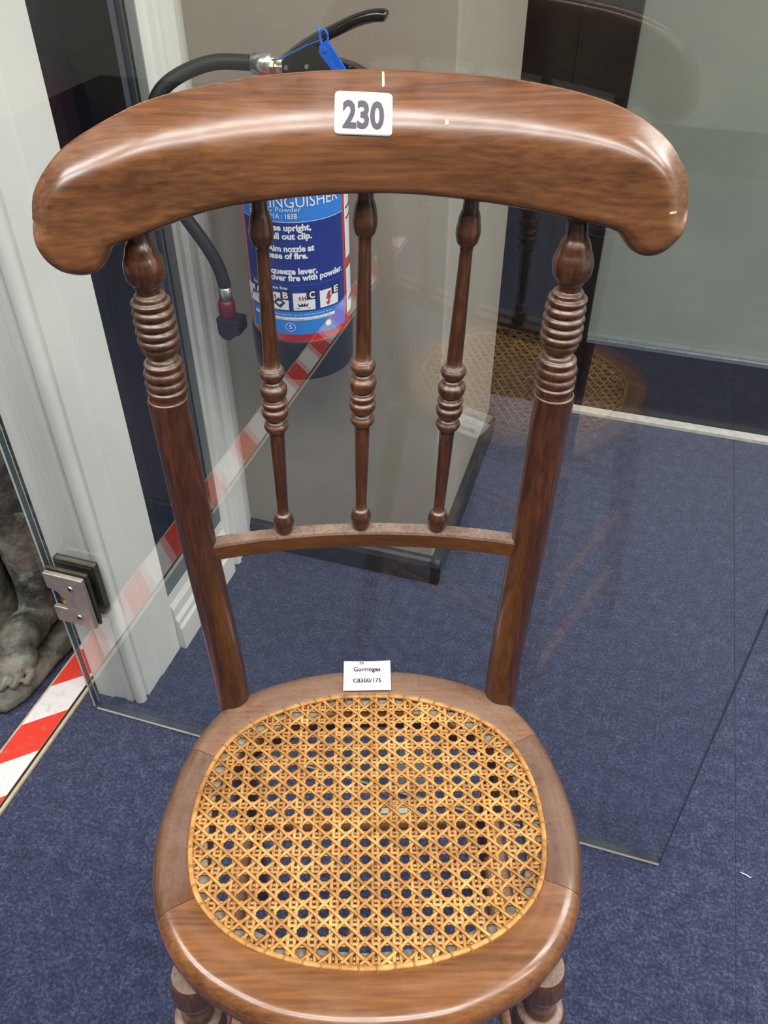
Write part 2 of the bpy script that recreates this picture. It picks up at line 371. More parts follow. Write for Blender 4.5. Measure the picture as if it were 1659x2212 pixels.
# --- crest rail: outline in chair x / z, bulging front, flat back
TOP = [(-.2028, .9950), (-.1995, 1.0088), (-.1905, 1.0218), (-.1772, 1.0337), (-.158, 1.0435), (-.1372, 1.0518), (-.1228, 1.0559), (-.1101, 1.0584), (-.0839, 1.0621), (-.0588, 1.0649), (-.0195, 1.0670), (.0144, 1.0676), (.0369, 1.0672), (.0761, 1.0653), (.0969, 1.0638), (.1172, 1.0615), (.1377, 1.0582), (.1579, 1.0532), (.1745, 1.0465), (.1874, 1.0380), (.1969, 1.0275), (.2034, 1.0150), (.2064, .9980)]
BOT = [(-.2028, .9950), (-.2022, .985), (-.2, .9765), (-.196, .9697), (-.1882, .9633), (-.1767, .9603), (-.1669, .9625), (-.1615, .9682), (-.1594, .9737), (-.1560, .9767), (-.149, .9789), (-.131, .9833), (-.1108, .9895), (-.0904, .9940), (-.0645, .9970), (-.0223, .9998), (.008, 1.0006), (.0382, 1.0), (.0804, .9968), (.1137, .993), (.1433, .9888), (.1572, .9863), (.1652, .9836), (.1690, .9788), (.1755, .9727), (.1847, .9705), (.1942, .9738), (.2019, .9825), (.2055, .9900), (.2064, .9980)]
TOPd, BOTd = catmull(TOP, 10), catmull(BOT, 10)
def on_curve(C, x):
    best = None
    for i in range(len(C) - 1):
        a, b = C[i], C[i + 1]
        if (a[0] <= x <= b[0]) or (b[0] <= x <= a[0]):
            t = 0 if abs(b[0] - a[0]) < 1e-9 else (x - a[0]) / (b[0] - a[0]); return a[1] + (b[1] - a[1]) * t
    return C[0][1] if x < C[0][0] else C[-1][1]
def dist_curve(C, x, z):
    m = 1e9
    for i in range(len(C) - 1):
        ax, az = C[i]; bx, bz = C[i + 1]; dx, dz = bx - ax, bz - az; l2 = dx * dx + dz * dz
        t = 0 if l2 < 1e-14 else max(0, min(1, ((x - ax) * dx + (z - az) * dz) / l2))
        d = (x - ax - dx * t) ** 2 + (z - az - dz * t) ** 2
        if d < m: m = d
    return sqrt(m)
def prof(s): s = min(max(s, 0), 1); return sqrt(max(0, 1 - (1 - s) ** 2))
sag = lambda x, k=.02: k * (1 - (x / .145) ** 2)
XL, XR = TOP[0][0], TOP[-1][0]
def ridge(d, R):
    """flat sloping top, rounded ridge, flat face"""
    q = d / R; k_ = .46
    h_ = max(0, min(1, .5 + .5 * (1 - q) / k_)); m_ = 1 * (1 - h_) + q * h_ - k_ * h_ * (1 - h_)
    return m_
def crest_front(x, z):
    e = abs(x) / .212
    R1 = .0175 * max(0, 1 - e ** 2) + .0085
    return lean(z) + sag(x) + .004 - .026 * (.40 + .60 * (1 - e ** 6)) * max(0, ridge(dist_curve(TOPd[::2], x, z), R1)) * (.45 + .55 * prof(dist_curve(BOTd[::2], x, z) / (.007 + .004 * e ** 4)))
bm = bmesh.new(); NC, NR = 150, 40; F, B = [], []
for i in range(NC + 1):
    t = i / NC; x = (XL + XR) / 2 - (XR - XL) / 2 * cos(pi * (t * .55 + .5 * (1 - cos(pi * t)) * .45))
    x = min(max(x, XL + 1e-5), XR - 1e-5)
    zt, zb = on_curve(TOPd, x), on_curve(BOTd, x)
    if zt - zb < .0008: zt = zb + .0008
    f_, b_ = [], []
    for j in range(NR + 1):
        v = .5 - .5 * cos(pi * j / NR); v = .5 * v + .5 * j / NR
        z = zb + (zt - zb) * v
        yb_ = lean(z) + sag(x) + .004 + .010 * prof(dist_curve(TOPd[::3], x, z) / .007) * prof(dist_curve(BOTd[::3], x, z) / .005)
        edge = j in (0, NR)
        f_.append(bm.verts.new((x, crest_front(x, z) if not (j == NR) else lean(z) + sag(x) + .004, z)))
        b_.append(bm.verts.new((x, yb_, z)) if not edge else None)
    F.append(f_); B.append(b_)
for i in range(NC):
    for j in range(NR): bm.faces.new((F[i][j], F[i + 1][j], F[i + 1][j + 1], F[i][j + 1]))
    bk = lambda a, j: B[a][j] if B[a][j] is not None else F[a][j]
    for j in range(NR): bm.faces.new((bk(i, j), bk(i, j + 1), bk(i + 1, j + 1), bk(i + 1, j)))
for a in (0, NC):
    bk = lambda j: B[a][j] if B[a][j] is not None else F[a][j]
    for j in range(NR):
        vs = []
        for q in (F[a][j], F[a][j + 1], bk(j + 1), bk(j)):
            if q not in vs: vs.append(q)
        try: bm.faces.new(vs)
        except ValueError: pass
crest = link('crest_rail', frombm(bm, 'crest_rail'), W_h, CH)
crest['label'] = 'broad curved crest rail with scrolled ends'

# --- lower back rail (curved in plan)
bm = bmesh.new(); rows = []
for i in range(41):
    x = -.129 + .258 * i / 40; y = lean(.728) + .0155 * (1 - (x / .125) ** 2)
    rows.append([bm.verts.new((x, y + dy, z)) for dy, z in ((-.0068, .7205), (-.0068, .7335), (-.0055, .7352), (.0055, .7352), (.0068, .7335), (.0068, .7205), (.0055, .719), (-.0055, .719))])
for i in range(40):
    for k in range(8): bm.faces.new((rows[i][k], rows[i][(k + 1) % 8], rows[i + 1][(k + 1) % 8], rows[i + 1][k]))
bm.faces.new(rows[0]); bm.faces.new(rows[-1])
link('lower_back_rail', frombm(bm, 'lower_back_rail'), W_x, CH, False)

# --- three turned spindles
SPIN = [(1.0, .0042), (.961, .0055), (.927, .0077), (.906, .0085), (.886, .0075), (.869, .0047), (.857, .0044), (.772, .0048), (.644, .0055), (.546, .0058), (.539, .0082), (.528, .0096), (.517, .0085), (.507, .0058), (.497, .0075), (.481, .0103), (.466, .0097), (.454, .0072), (.447, .0083), (.44, .0098), (.432, .0085), (.426, .0080), (.415, .0102), (.401, .0095), (.388, .0058), (.379, .0078), (.367, .0094), (.358, .0085), (.351, .0059), (.205, .0051), (.073, .0043), (.063, .0068), (.042, .0084), (.021, .0076), (0., .0053)]
for xt, zt, xb in ((-.065, .9985, -.0655), (.005, 1.004, -.003), (.0745, .9985, .0595)):
    zb = .7345; yt = lean(zt) + sag(xt); yb_ = lean(zb) + .0155 * (1 - (xb / .125) ** 2)
    rows = []
    for h, r in round_profile([(h * .27, r) for h, r in SPIN], 4):
        t = h / .27
        rows.append((xb + (xt - xb) * t, yb_ + (yt - yb_) * t, zb + (zt - zb) * t, r))
    lathe_along('spindle', rows, W_v, CH, 22)

# --- seat frame: four curved rails round a cane panel
k = .853
OUT = [(0, .184), (.04, .182), (.08, .174), (.123, .158), (.152, .139), (.178, .101), (.193, .057), (.2015, .008), (.2015, -.034), (.193, -.076), (.176, -.112), (.150, -.142), (.117, -.163), (.078, -.179), (.04, -.186), (0, -.188)]
INN = [(0, .143), (.038, .1415), (.077, .131), (.116, .113), (.146, .085), (.163, .044), (.168, 0), (.165, -.04), (.153, -.075), (.128, -.102), (.098, -.12), (.06, -.132), (.03, -.137), (0, -.139)]
def closed(L): L = [(x * k, y * k) for x, y in L]; return catmull(L + [(-x, y) for x, y in L[-2:0:-1]], 8, True)
OUTc, INNc = closed(OUT), closed(INN)
def polar(C, a):
    best = 0
    for i in range(len(C)):
        x1, y1 = C[i]; x2, y2 = C[(i + 1) % len(C)]
        dx, dy = cos(a), sin(a); ex, ey = x2 - x1, y2 - y1; den = dx * ey - dy * ex
        if abs(den) < 1e-12: continue
        t = (x1 * ey - y1 * ex) / den; s = (x1 * dy - y1 * dx) / den
        if t > 0 and -1e-6 <= s <= 1 + 1e-6: best = max(best, t)
    return best
NA = 180
RO = [polar(OUTc, 2 * pi * i / NA) for i in range(NA)]; RI = [polar(INNc, 2 * pi * i / NA) for i in range(NA)]
def rad(R, a):
    q = (a / (2 * pi) * NA) % NA; i = int(q); t = q - i; return R[i] * (1 - t) + R[(i + 1) % NA] * t
LEDGE = plain('dust packed ledge under the cane', srgb(140, 132, 118), .9, 0, .2, 200)
def seat_seg(a0, a1, mat, gap=.0012):
    bm = bmesh.new(); rows = []; n = max(8, int(abs(a1 - a0) / (2 * pi) * NA)); a0 += gap; a1 -= gap
    for i in range(n + 1):
        a = a0 + (a1 - a0) * i / n; ro, ri = rad(RO, a), rad(RI, a)
        pr = [(ri - .014, .529), (ri - .014, .5545), (ri - .001, .5548), (ri, .5585), (ri + .0015, .560), (ro - .013, .560)]
        for q in range(1, 11):
            t = pi / 2 - (pi * .98) * q / 10
            pr.append((ro - .013 + .013 * cos(t), .5435 + .0165 * sin(t)))
        rows.append([bm.verts.new((r * cos(a), r * sin(a), z)) for r, z in pr])
    m_ = len(rows[0])
    for i in range(n):
        for j in range(m_): bm.faces.new((rows[i][j], rows[i][(j + 1) % m_], rows[i + 1][(j + 1) % m_], rows[i + 1][j]))
    for cf in (bm.faces.new(rows[0]), bm.faces.new(rows[-1])):
        for e in cf.edges: e.smooth = False
    o = link('seat_rail', frombm(bm, 'seat_rail'), mat, CH, True)
    o.data.materials.append(LEDGE)
    for p in o.data.polygons:
        if len(p.vertices) > 4: p.use_smooth = False
        elif p.center.z > .5535 and p.center.z < .5552 and p.normal.z > .8: p.material_index = 1
    return o
aR, aL = atan2(-.062, .153) + 2 * pi, atan2(-.070, -.143) + 2 * pi     # joints with the front rail
bR, bL = atan2(.078, .150), atan2(.072, -.163)
seat_seg(aL, aR, W_s); seat_seg(aR - 2 * pi, bR, W_sy); seat_seg(bR, bL, W_s); seat_seg(bL, aL, W_sy)

# --- woven cane: pairs across and along, single diagonals
def cane_mat(name, tint):
    m = NT(name); v = m.coord('Object')
    n = m.noise(v, 90, 4); n2 = m.noise(v, 14, 3)
    g = m.math('ADD', m.math('MULTIPLY', n, .6), m.math('MULTIPLY', n2, .4))
    d, c, l = [tuple(q * tint for q in x) for x in ((142, 94, 46), (186, 134, 72), (216, 168, 100))]
    m.p(Base_Color=m.ramp(g, [(.33, srgb(*d)), (.5, srgb(*c)), (.67, srgb(*l))]), Roughness=.45, Specular_IOR_Level=.45)
    return m.m
CN = [cane_mat('cane strand', .93), cane_mat('older cane strand', .83), cane_mat('pale cane strand', 1.0)]
PX, PY = .0156, .0138; HX, HY = -.002, -.0075
def inside(x, y): return hypot(x, y) < rad(RI, atan2(y, x)) - .0005
def strand(pts, w=.0030, t=.0008):
    bm = bmesh.new(); rows = []; n = len(pts)
    for i, (x, y, z) in enumerate(pts):
        a, b = pts[max(i - 1, 0)], pts[min(i + 1, n - 1)]
        dx, dy = b[0] - a[0], b[1] - a[1]; l = hypot(dx, dy) or 1; nx, ny = -dy / l, dx / l
        rows.append([bm.verts.new(q) for q in ((x + nx * w / 2, y + ny * w / 2, z), (x + nx * w * .22, y + ny * w * .22, z + t * .8), (x - nx * w * .22, y - ny * w * .22, z + t * .8), (x - nx * w / 2, y - ny * w / 2, z), (x, y, z - t * .3))])
    for i in range(n - 1):
        for j in range(5): bm.faces.new((rows[i][j], rows[i][(j + 1) % 5], rows[i + 1][(j + 1) % 5], rows[i + 1][j]))
    bm.faces.new(rows[0]); bm.faces.new(rows[-1])
    link('cane_strand', frombm(bm, 'cane_strand'), random.choice((CN[0], CN[0], CN[1], CN[2])), CH)
def clip_line(x0, y0, dx, dy):
    """longest run of the line inside the cane outline, as parameters"""
    ts = [q * .0012 for q in range(-220, 221) if inside(x0 + dx * q * .0012, y0 + dy * q * .0012)]
    return (ts[0] - .001, ts[-1] + .001) if len(ts) > 6 else None
def lay(x0, y0, dx, dy, zf, step):
    r = clip_line(x0, y0, dx, dy)
    if not r: return
    n = max(3, int((r[1] - r[0]) / step)); ph = random.uniform(0, 6)
    pts = []
    for i in range(n + 1):
        t = r[0] + (r[1] - r[0]) * i / n; wob = .00022 * sin(t * 60 + ph)
        x, y = x0 + dx * t - dy * wob, y0 + dy * t + dx * wob
        endlift = .0015 * max(0, 1 - min(t - r[0], r[1] - t) / .012)
        pts.append((x, y, zf(x, y) + endlift))
    strand(pts)
for i in range(-12, 13):
    xc = HX + PX * (i + .5)
    for s in (-1, 1):
        x = xc + s * .0024 + random.uniform(-.0002, .0002)
        lay(x, 0, 0, 1, lambda X, Y, s=s: .5571 + .0007 * s * cos(2 * pi * (Y - HY) / PY), PY / 4)
for j in range(-11, 12):
    yc = HY + PY * (j + .5)
    for s in (-1, 1):
        y = yc + s * .0020 + random.uniform(-.0002, .0002)
        lay(0, y, 1, 0, lambda X, Y, s=s: .5567 + .0006 * s * cos(2 * pi * (X - HX) / PX), PX / 4)
dl = hypot(PX, PY)
for q in range(-24, 25):
    for sgn in (1, -1):                       # diagonals cross between neighbouring holes, so the openings stay eight-sided
        dx, dy = PX / dl, sgn * PY / dl
        x0, y0 = HX + PX * (q + .5), HY
        t0 = -(x0 * dx + y0 * dy)
        lay(x0 + dx * t0, y0 + dy * t0, dx, dy, (lambda X, Y: .5574 + .0004 * cos(2 * pi * (X - HX) / PX)) if sgn > 0 else (lambda X, Y: .5579 - .0004 * cos(2 * pi * (X - HX) / PX)), dl / 4)
# binding cane round the rim with small ties
bm = bmesh.new(); NB = 150; rows = []
for i in range(NB):
    a = 2 * pi * i / NB; r = rad(RI, a) - .0012
    rows.append([bm.verts.new(((r + dr) * cos(a), (r + dr) * sin(a), z)) for dr, z in ((-.0026, .5585), (-.0016, .5608), (.0012, .5610), (.0024, .5590), (0, .5578))])
for i in range(NB):
    for j in range(5): bm.faces.new((rows[i][j], rows[i][(j + 1) % 5], rows[(i + 1) % NB][(j + 1) % 5], rows[(i + 1) % NB][j]))
bind = link('cane_binding', frombm(bm, 'cane_binding'), CN[0], CH)
tie_me = None
NT_ = 56
for i in range(NT_):
    a = 2 * pi * (i + .5) / NT_; r = rad(RI, a) - .0012
    if tie_me is None:
        bm = bmesh.new(); tube_bm(bm, [(-.0030, 0, -.002), (-.0026, 0, .0006), (-.001, 0, .0021), (.0012, 0, .0021), (.0024, 0, .0008), (.0028, 0, -.0012)], .0008, 6, 1.3); tie_me = frombm(bm, 'binding_tie')
        o = link('binding_tie', tie_me, CN[1], bind)
    else:
        o = bpy.data.objects.new('binding_tie', tie_me); COL.objects.link(o); o.parent = bind
    o.location = (r * cos(a), r * sin(a), .5590); o.rotation_euler = (0, 0, a)

# --- legs and stretchers
def leg_rows(p0, p1, P):
    rows = []
    for h, r in round_profile(P, 4):
        t = 1 - h / .53
        rows.append((p0[0] + (p1[0] - p0[0]) * t, p0[1] + (p1[1] - p0[1]) * t, h, r))
    return rows
FL = [(.53, .0155), (.523, .017), (.508, .0175), (.500, .0155), (.497, .0125), (.478, .0115), (.470, .0125), (.468, .0185), (.462, .0200), (.457, .0180), (.453, .0195), (.447, .0215), (.440, .0205), (.436, .0195), (.40, .0205), (.30, .0185), (.26, .0165), (.255, .019), (.248, .019), (.243, .0165), (.15, .0150), (.10, .0135), (.095, .0165), (.085, .0170), (.078, .0130), (.03, .0125), (.0, .0105)]
RL = [(.53, .0150), (.40, .0150), (.26, .0150), (.10, .0135), (0, .0115)]
FT, FB, RT, RB = (.131, -.106), (.160, -.160), (.1245, .123), (.160, .200)
for s in (-1, 1):
    lathe_along('front_leg', leg_rows((s * FT[0], FT[1]), (s * FB[0], FB[1]), FL), W_l, CH, 26)
    lathe_along('rear_leg', leg_rows((s * RT[0], RT[1]), (s * RB[0], RB[1]), RL), W_l, CH, 20)
W_t = wood('worn stretcher wood', 0, (74, 42, 20), (112, 68, 34), (146, 96, 52), dust=.4, gloss=.4, scratch=False)
def at_leg(T, Bm, s, z): t = 1 - z / .53; return Vector((s * (T[0] + (Bm[0] - T[0]) * t), T[1] + (Bm[1] - T[1]) * t, z))
def stretcher(a, b, r=.0085):
    P = [a.lerp(b, i / 16) for i in range(17)]
    tube('stretcher', P, [r * (.75 + .45 * sin(pi * i / 16)) for i in range(17)], W_t, CH, 14)
for z in (.36, .20): stretcher(at_leg(FT, FB, -1, z), at_leg(FT, FB, 1, z))
for z in (.30, .17):
    for s in (-1, 1): stretcher(at_leg(FT, FB, s, z), at_leg(RT, RB, s, z))
stretcher(at_leg(RT, RB, -1, .26), at_leg(RT, RB, 1, .26))

# --- lot sticker 230 on the crest rail
M['paper'] = plain('white paper', srgb(240, 238, 240), .55, 0, .02, 40)
M['ink'] = plain('dark print', srgb(50, 46, 56), .6, 0, .1, 200)
def rr_pts(w, h, r, n=6):
    P = []
    for cx, cy, a0 in ((w / 2 - r, h / 2 - r, 0), (-w / 2 + r, h / 2 - r, pi / 2), (-w / 2 + r, -h / 2 + r, pi), (w / 2 - r, -h / 2 + r, 1.5 * pi)):
        for q in range(n + 1): a = a0 + pi / 2 * q / n; P.append((cx + r * cos(a), cy + r * sin(a)))
    return P
def on_crest(x, z, off=.0): return Vector((x, crest_front(x, z) - off, z))
SC = (.0042, 1.0476); rot = -.035
def st(x, y, off): 
    X, Z = SC[0] + x * cos(rot) - y * sin(rot), SC[1] + x * sin(rot) + y * cos(rot); return on_crest(X, Z, off)
bm = bmesh.new(); P = rr_pts(.0352, 0.0202, .0022)
# grid-filled sticker that follows the curve of the rail
nx, ny = 14, 12
grid = [[None] * (ny + 1) for _ in range(nx + 1)]
for i in range(nx + 1):
    for j in range(ny + 1):
        x = -.0176 + .0352 * i / nx; y = -0.0101 + 0.0202 * j / ny
        ex, ey = abs(x) - (.0176 - .0022), abs(y) - (0.0101 - .0022)
        if ex > 0 and ey > 0:
            l = hypot(ex, ey)
            if l > .0022: x -= math.copysign(ex * (1 - .0022 / l), x); y -= math.copysign(ey * (1 - .0022 / l), y)
        grid[i][j] = bm.verts.new(st(x, y, .0006))
for i in range(nx):
    for j in range(ny): bm.faces.new((grid[i][j], grid[i + 1][j], grid[i + 1][j + 1], grid[i][j + 1]))
r_ = bmesh.ops.extrude_face_region(bm, geom=list(bm.faces))
for v in [q for q in r_['geom'] if isinstance(q, bmesh.types.BMVert)]: v.co.y += .0004
sticker = link('lot_sticker', frombm(bm, 'lot_sticker'), M['paper'], CH); sticker['label'] = 'white rounded lot sticker printed 230'
me, x0, x1 = text_mesh('230', .04)
sc_ = .0254 / (x1 - x0)
for v in me.vertices: v.co = st((v.co.x - (x0 + x1) / 2) * sc_, (v.co.y - .36) * sc_ * 1.02 + .0002, .0009)
link('sticker_number', me, plain('grey lot number print', srgb(74, 68, 80), .6), sticker, False)
# pale chip marks on the rail
chip = plain('pale chipped wood', srgb(214, 196, 160), .6)
for X, Z, w, h in ((.0165, 1.0635, .0016, .0085), (.0547, 1.0445, .0022, .0030), (.1935, 1.0005, .0050, .0016)):
    bm = bmesh.new(); vs = []
    for q in range(10):
        a = 2 * pi * q / 10; rr_ = 1 + .25 * sin(q * 2.3); x, z = X + w * .5 * rr_ * cos(a), min(Z + h * .5 * rr_ * sin(a), on_curve(TOPd, X) - .0006); vs.append(bm.verts.new(on_crest(x, z, .0004)))
    bm.faces.new(vs); link('chip_mark', frombm(bm, 'chip_mark'), chip, crest, False)

# ------------------------------------------------------------------ paper label on the seat
CHM = Matrix.Translation((-.1207, .3428, 0)) @ Matrix.Rotation(radians(18.3), 4, 'Z')
lab = thing('paper_label', 'small white paper label with typed lines lying on the chair seat', 'label', CHM @ Vector((0, .1425, .5606)), radians(18.3))
bm = bmesh.new(); nx, ny = 8, 8; g = []
for i in range(nx + 1):
    g.append([bm.verts.new((-.0222 + .0444 * i / nx, -.0180 + .0358 * j / ny, .0004 + .0012 * (j / ny) ** 2 * (.4 + .6 * (i / nx - .5) ** 2 * 4) + (.0022 if j == 0 else .0012 if j == 1 else 0) * 1.0)) for j in range(ny + 1)])
for i in range(nx):
    for j in range(ny): bm.faces.new((g[i][j], g[i + 1][j], g[i + 1][j + 1], g[i][j + 1]))
r_ = bmesh.ops.extrude_face_region(bm, geom=list(bm.faces))
for v in [q for q in r_['geom'] if isinstance(q, bmesh.types.BMVert)]: v.co.z += .0002
link('sheet', frombm(bm, 'sheet'), M['paper'], lab)
for s_, wd, yy, hh in (('Gorringes', .0255, .0045, .0052), ('C8300/175', .0265, -.0085, .0048)):
    me, x0, x1 = text_mesh(s_, .03, 1.08); q = wd / (x1 - x0)
    for v in me.vertices: v.co = Vector(((v.co.x - (x0 + x1) / 2) * q, (v.co.y) * hh * 1.35 + yy, .0026 + .0008 * max(0, yy / .018)))
    link('typed_line', me, M['ink'], lab, False)
me, x0, x1 = text_mesh('TP', .01); q = .0045 / (x1 - x0)
for v in me.vertices: v.co = Vector(((v.co.x - x0) * q - .0075, v.co.y * q * 1.2 + .0122, .0024))
link('pen_mark', me, M['ink'], lab, False)

# ------------------------------------------------------------------ fire extinguisher on the pier
EX = Vector((-.464, 1.075, 0)); ER = .074
E_ = thing('fire_extinguisher', 'red powder fire extinguisher with blue instruction label on the taupe wall', 'extinguisher', (EX.x, EX.y, .52))
M['red'] = plain('red enamel', srgb(206, 34, 30), .22, 0, .04, 20, .5, .5)
M['blk'] = plain('black plastic', srgb(22, 24, 32), .38, 0, .08, 40)
M['blklever'] = plain('black lever paint', srgb(18, 17, 17), .16, 0, .05, 40, .5, .6)
M['hose'] = plain('black rubber hose', srgb(34, 34, 34), .55, 0, .1, 60)
M['lblue'] = plain('light blue print', srgb(44, 128, 220), .3, 0, .03, 20)
M['dblue'] = plain('dark blue print', srgb(14, 44, 132), .3, 0, .04, 20)
M['navy'] = plain('navy print', srgb(22, 30, 74), .35)
M['wprint'] = plain('white print', srgb(236, 238, 244), .35, 0, .02)
M['rprint'] = plain('red print', srgb(200, 44, 34), .35)
M['pprint'] = plain('purple print', srgb(92, 66, 150), .35)
M['oprint'] = plain('orange print', srgb(206, 112, 40), .35)
M['bluetag'] = plain('bright blue plastic', srgb(20, 110, 235), .3, 0, .05, 40)
M['chrome'] = plain('crimped silver metal', srgb(206, 206, 204), .28, .85, .1, 150)
M['brass'] = plain('plated fitting', srgb(186, 184, 160), .3, .8, .08, 120)
zo = -.52
def exl(P, name, mat, seg=48, parent=None):
    return lathe_along(name, [(0, 0, z + zo, r) for z, r in P], mat, parent or E_, seg)
body = exl([(.580, .0725), (.584, ER), (.80, ER), (.845, ER), (.862, .0725), (.878, .067), (.892, .057), (.902, .043), (.908, .030), (.912, .024), (.924, .022), (.926, .018)][::1], 'cylinder', M['red'])
exl([(.521, .066), (.524, .0735), (.529, .0755), (.583, .0765), (.587, .0755), (.589, .0738)], 'base_skirt', M['blk'])
dcam = Vector((.397, -.918, 0)); drt = Vector((.918, .397, 0))
phi = lambda px, py=660: math.asin(max(-1, min(1, (px - 649 - .067 * (py - 600)) / 107)))
def on_cyl(ph, z, off):
    z = z - .002 - (z - .60) * .043
    return dcam * ((ER + off) * cos(ph)) + drt * ((ER + off) * sin(ph)) + Vector((0, 0, z + zo))
def patch(name, p0, p1, z0, z1, mat, parent, off=.0004, n=28):
    bm = bmesh.new(); a, b = [], []
    for i in range(n + 1):
        ph = p0 + (p1 - p0) * i / n; a.append(bm.verts.new(on_cyl(ph, z0, off))); b.append(bm.verts.new(on_cyl(ph, z1, off)))
    for i in range(n): bm.faces.new((a[i], a[i + 1], b[i + 1], b[i]))
    return link(name, frombm(bm, name), mat, parent)
PL, PR = radians(-66), radians(57)
lblp = patch('instruction_label', PL, PR, .602, .862, M['lblue'], E_); lblp['label'] = 'blue curved instruction label'
patch('dark_panel', PL, PR, .6395, .7735, M['dblue'], lblp, .0007)
patch('white_rule', PL, PR, .7735, .7742, M['wprint'], lblp, .0009)
patch('white_rule', PL + .04, PR, .6810, .6815, M['lblue'], lblp, .0010)
side = patch('side_label', radians(63), radians(112), .700, .862, M['wprint'], E_); side['label'] = 'white side label with print'
patch('side_label', radians(63), radians(112), .612, .684, M['wprint'], E_)
patch('print_bar', radians(68), radians(85), .815, .838, M['oprint'], side, .0008, 8)
patch('print_bar', radians(66), radians(90), .772, .775, M['ink'], side, .0008, 8)
patch('print_bar', radians(66), radians(90), .757, .760, M['ink'], side, .0008, 8)
patch('print_bar', radians(68), radians(84), .630, .637, M['pprint'], side, .0008, 8)
def ext_text(s_, ph0, ph1, z, cap, mat, bold=0., off=.0012, parent=None, skew=0.):
    me, x0, x1 = text_mesh(s_, bold); w = (ph1 - ph0) / (x1 - x0)
    for v in me.vertices: v.co = on_cyl(ph0 + (v.co.x - x0) * w, z + v.co.y * cap / .7, off)
    return link('label_text', me, mat, parent or lblp, False)
ext_text('EXTINGUISHER', phi(553, 435), phi(719, 435), .7945, .0155, M['wprint'], 0.)
ext_text('A B & C Powder', phi(556, 450), phi(650, 450), .7885, .0062, M['wprint'])
ext_text('RATING 21A : 183B', phi(556, 463), phi(643, 463), .7790, .0066, M['wprint'], .01)
ext_text('Use upright,', phi(588, 492), phi(670, 492), .7620, .0088, M['wprint'], .04)
ext_text('pull out clip.', phi(587, 510), phi(672, 510), .7500, .0088, M['wprint'], .04)
ext_text('Aim nozzle at', phi(588, 538), phi(677, 538), .7320, .0088, M['wprint'], .04)
ext_text('base of fire.', phi(588, 553), phi(665, 553), .7215, .0088, M['wprint'], .04)
ext_text('Squeeze lever,', phi(587, 585), phi(684, 585), .6985, .0088, M['wprint'], .04)
ext_text('cover fire with powder.', phi(587, 600), phi(734, 600), .6885, .0088, M['wprint'], .04)
ext_text('For use on these fires', phi(560, 620), phi(625, 620), .6745, .0046, M['wprint'], .02)
# pictograms
def pict(px0, px1, letter):
    a, b = phi(px0), phi(px1); c = patch('pictogram', a, b, .6420, .6690, M['wprint'], lblp, .0010, 8)
    sq0 = a + (b - a) * .62; patch('letter_square', sq0, b + (b - a) * .12, .6585, .6735, M['navy'], lblp, .0014, 6)
    ext_text(letter, sq0 + (b - a) * .12, b, .6610, .0096, M['wprint'], .03, .0018)
    return a, b
def pict_poly(a, b, pts, mat, off=.0014, name='pictogram_mark'):
    bm = bmesh.new(); vs = [bm.verts.new(on_cyl(a + (b - a) * x, .6420 + .027 * y, off)) for x, y in pts]; bm.faces.new(vs)
    link(name, frombm(bm, name), mat, lblp, False)
for px0, px1, l in ((551, 574, 'A'), (590, 628, 'B'), (637, 681, 'C'), (691, 728, 'E')):
    a, b = pict(px0, px1, l)
    if l == 'B':
        pict_poly(a, b, [(.22, .38), (.50, .72), (.84, .44), (.58, .10)], M['ink']); pict_poly(a, b, [(.52, .52), (.57, .43), (.70, .42), (.58, .36), (.56, .26), (.50, .36), (.40, .40), (.50, .44)], M['wprint'], .0018)
        for x in (.12, .26): pict_poly(a, b, [(x, .55), (x + .08, .68), (x + .02, .78), (x + .12, .92), (x + .12, .78), (x + .15, .68)], M['rprint'])
    if l == 'C':
        for x in (.24, .38, .50): pict_poly(a, b, [(x, .52), (x + .07, .62), (x, .72), (x + .10, .86), (x + .08, .72), (x + .13, .62)], M['rprint'])
        pict_poly(a, b, [(.26, .22), (.20, .42), (.34, .30), (.38, .44), (.45, .32), (.54, .44), (.56, .30), (.70, .42), (.64, .22)], M['ink']); pict_poly(a, b, [(.16, .10), (.16, .14), (.76, .14), (.76, .10)], M['greyseal'])
    if l == 'E':
        pict_poly(a, b, [(.30, .42), (.42, .86), (.60, .86), (.50, .62), (.62, .62), (.46, .26), (.56, .28), (.40, .06), (.28, .30), (.38, .27), (.44, .46)], M['rprint'])
    if l == 'A': pict_poly(a, b, [(.1, .1), (.5, .8), (.9, .1)], M['ink'])
# white lozenge, class emblem and round mark
patch('white_rule', phi(560), phi(720), .6255, .6305, M['wprint'], lblp, .0009)
for s_, z in (('for use on solids, liquids, gases and electrical fires', .6338), ('keep clear of heat. After use recharge at once. Check often', .6266)):
    ext_text(s_, phi(566), phi(714), z, .0022, M['wprint'] if z > .63 else M['greyseal'])
def ring_mark(px, z, r0, r1, mat, off=.0012):
    bm = bmesh.new(); n = 24; c = phi(px); A, B = [], []
    for i in range(n):
        t = 2 * pi * i / n; A.append(bm.verts.new(on_cyl(c + r0 * cos(t) / ER, z + r0 * sin(t), off))); B.append(bm.verts.new(on_cyl(c + r1 * cos(t) / ER, z + r1 * sin(t), off)))
    for i in range(n): bm.faces.new((A[i], A[(i + 1) % n], B[(i + 1) % n], B[i]))
    link('round_mark', frombm(bm, 'round_mark'), mat, lblp, False)
ring_mark(628, .6145, .0065, .0072, M['wprint']); ext_text('5', phi(625), phi(631), .6115, .0064, M['wprint'], .01)
ring_mark(706, .6150, .0048, .0072, M['greyseal']); ring_mark(706, .6150, .0004, .0047, M['wprint'])

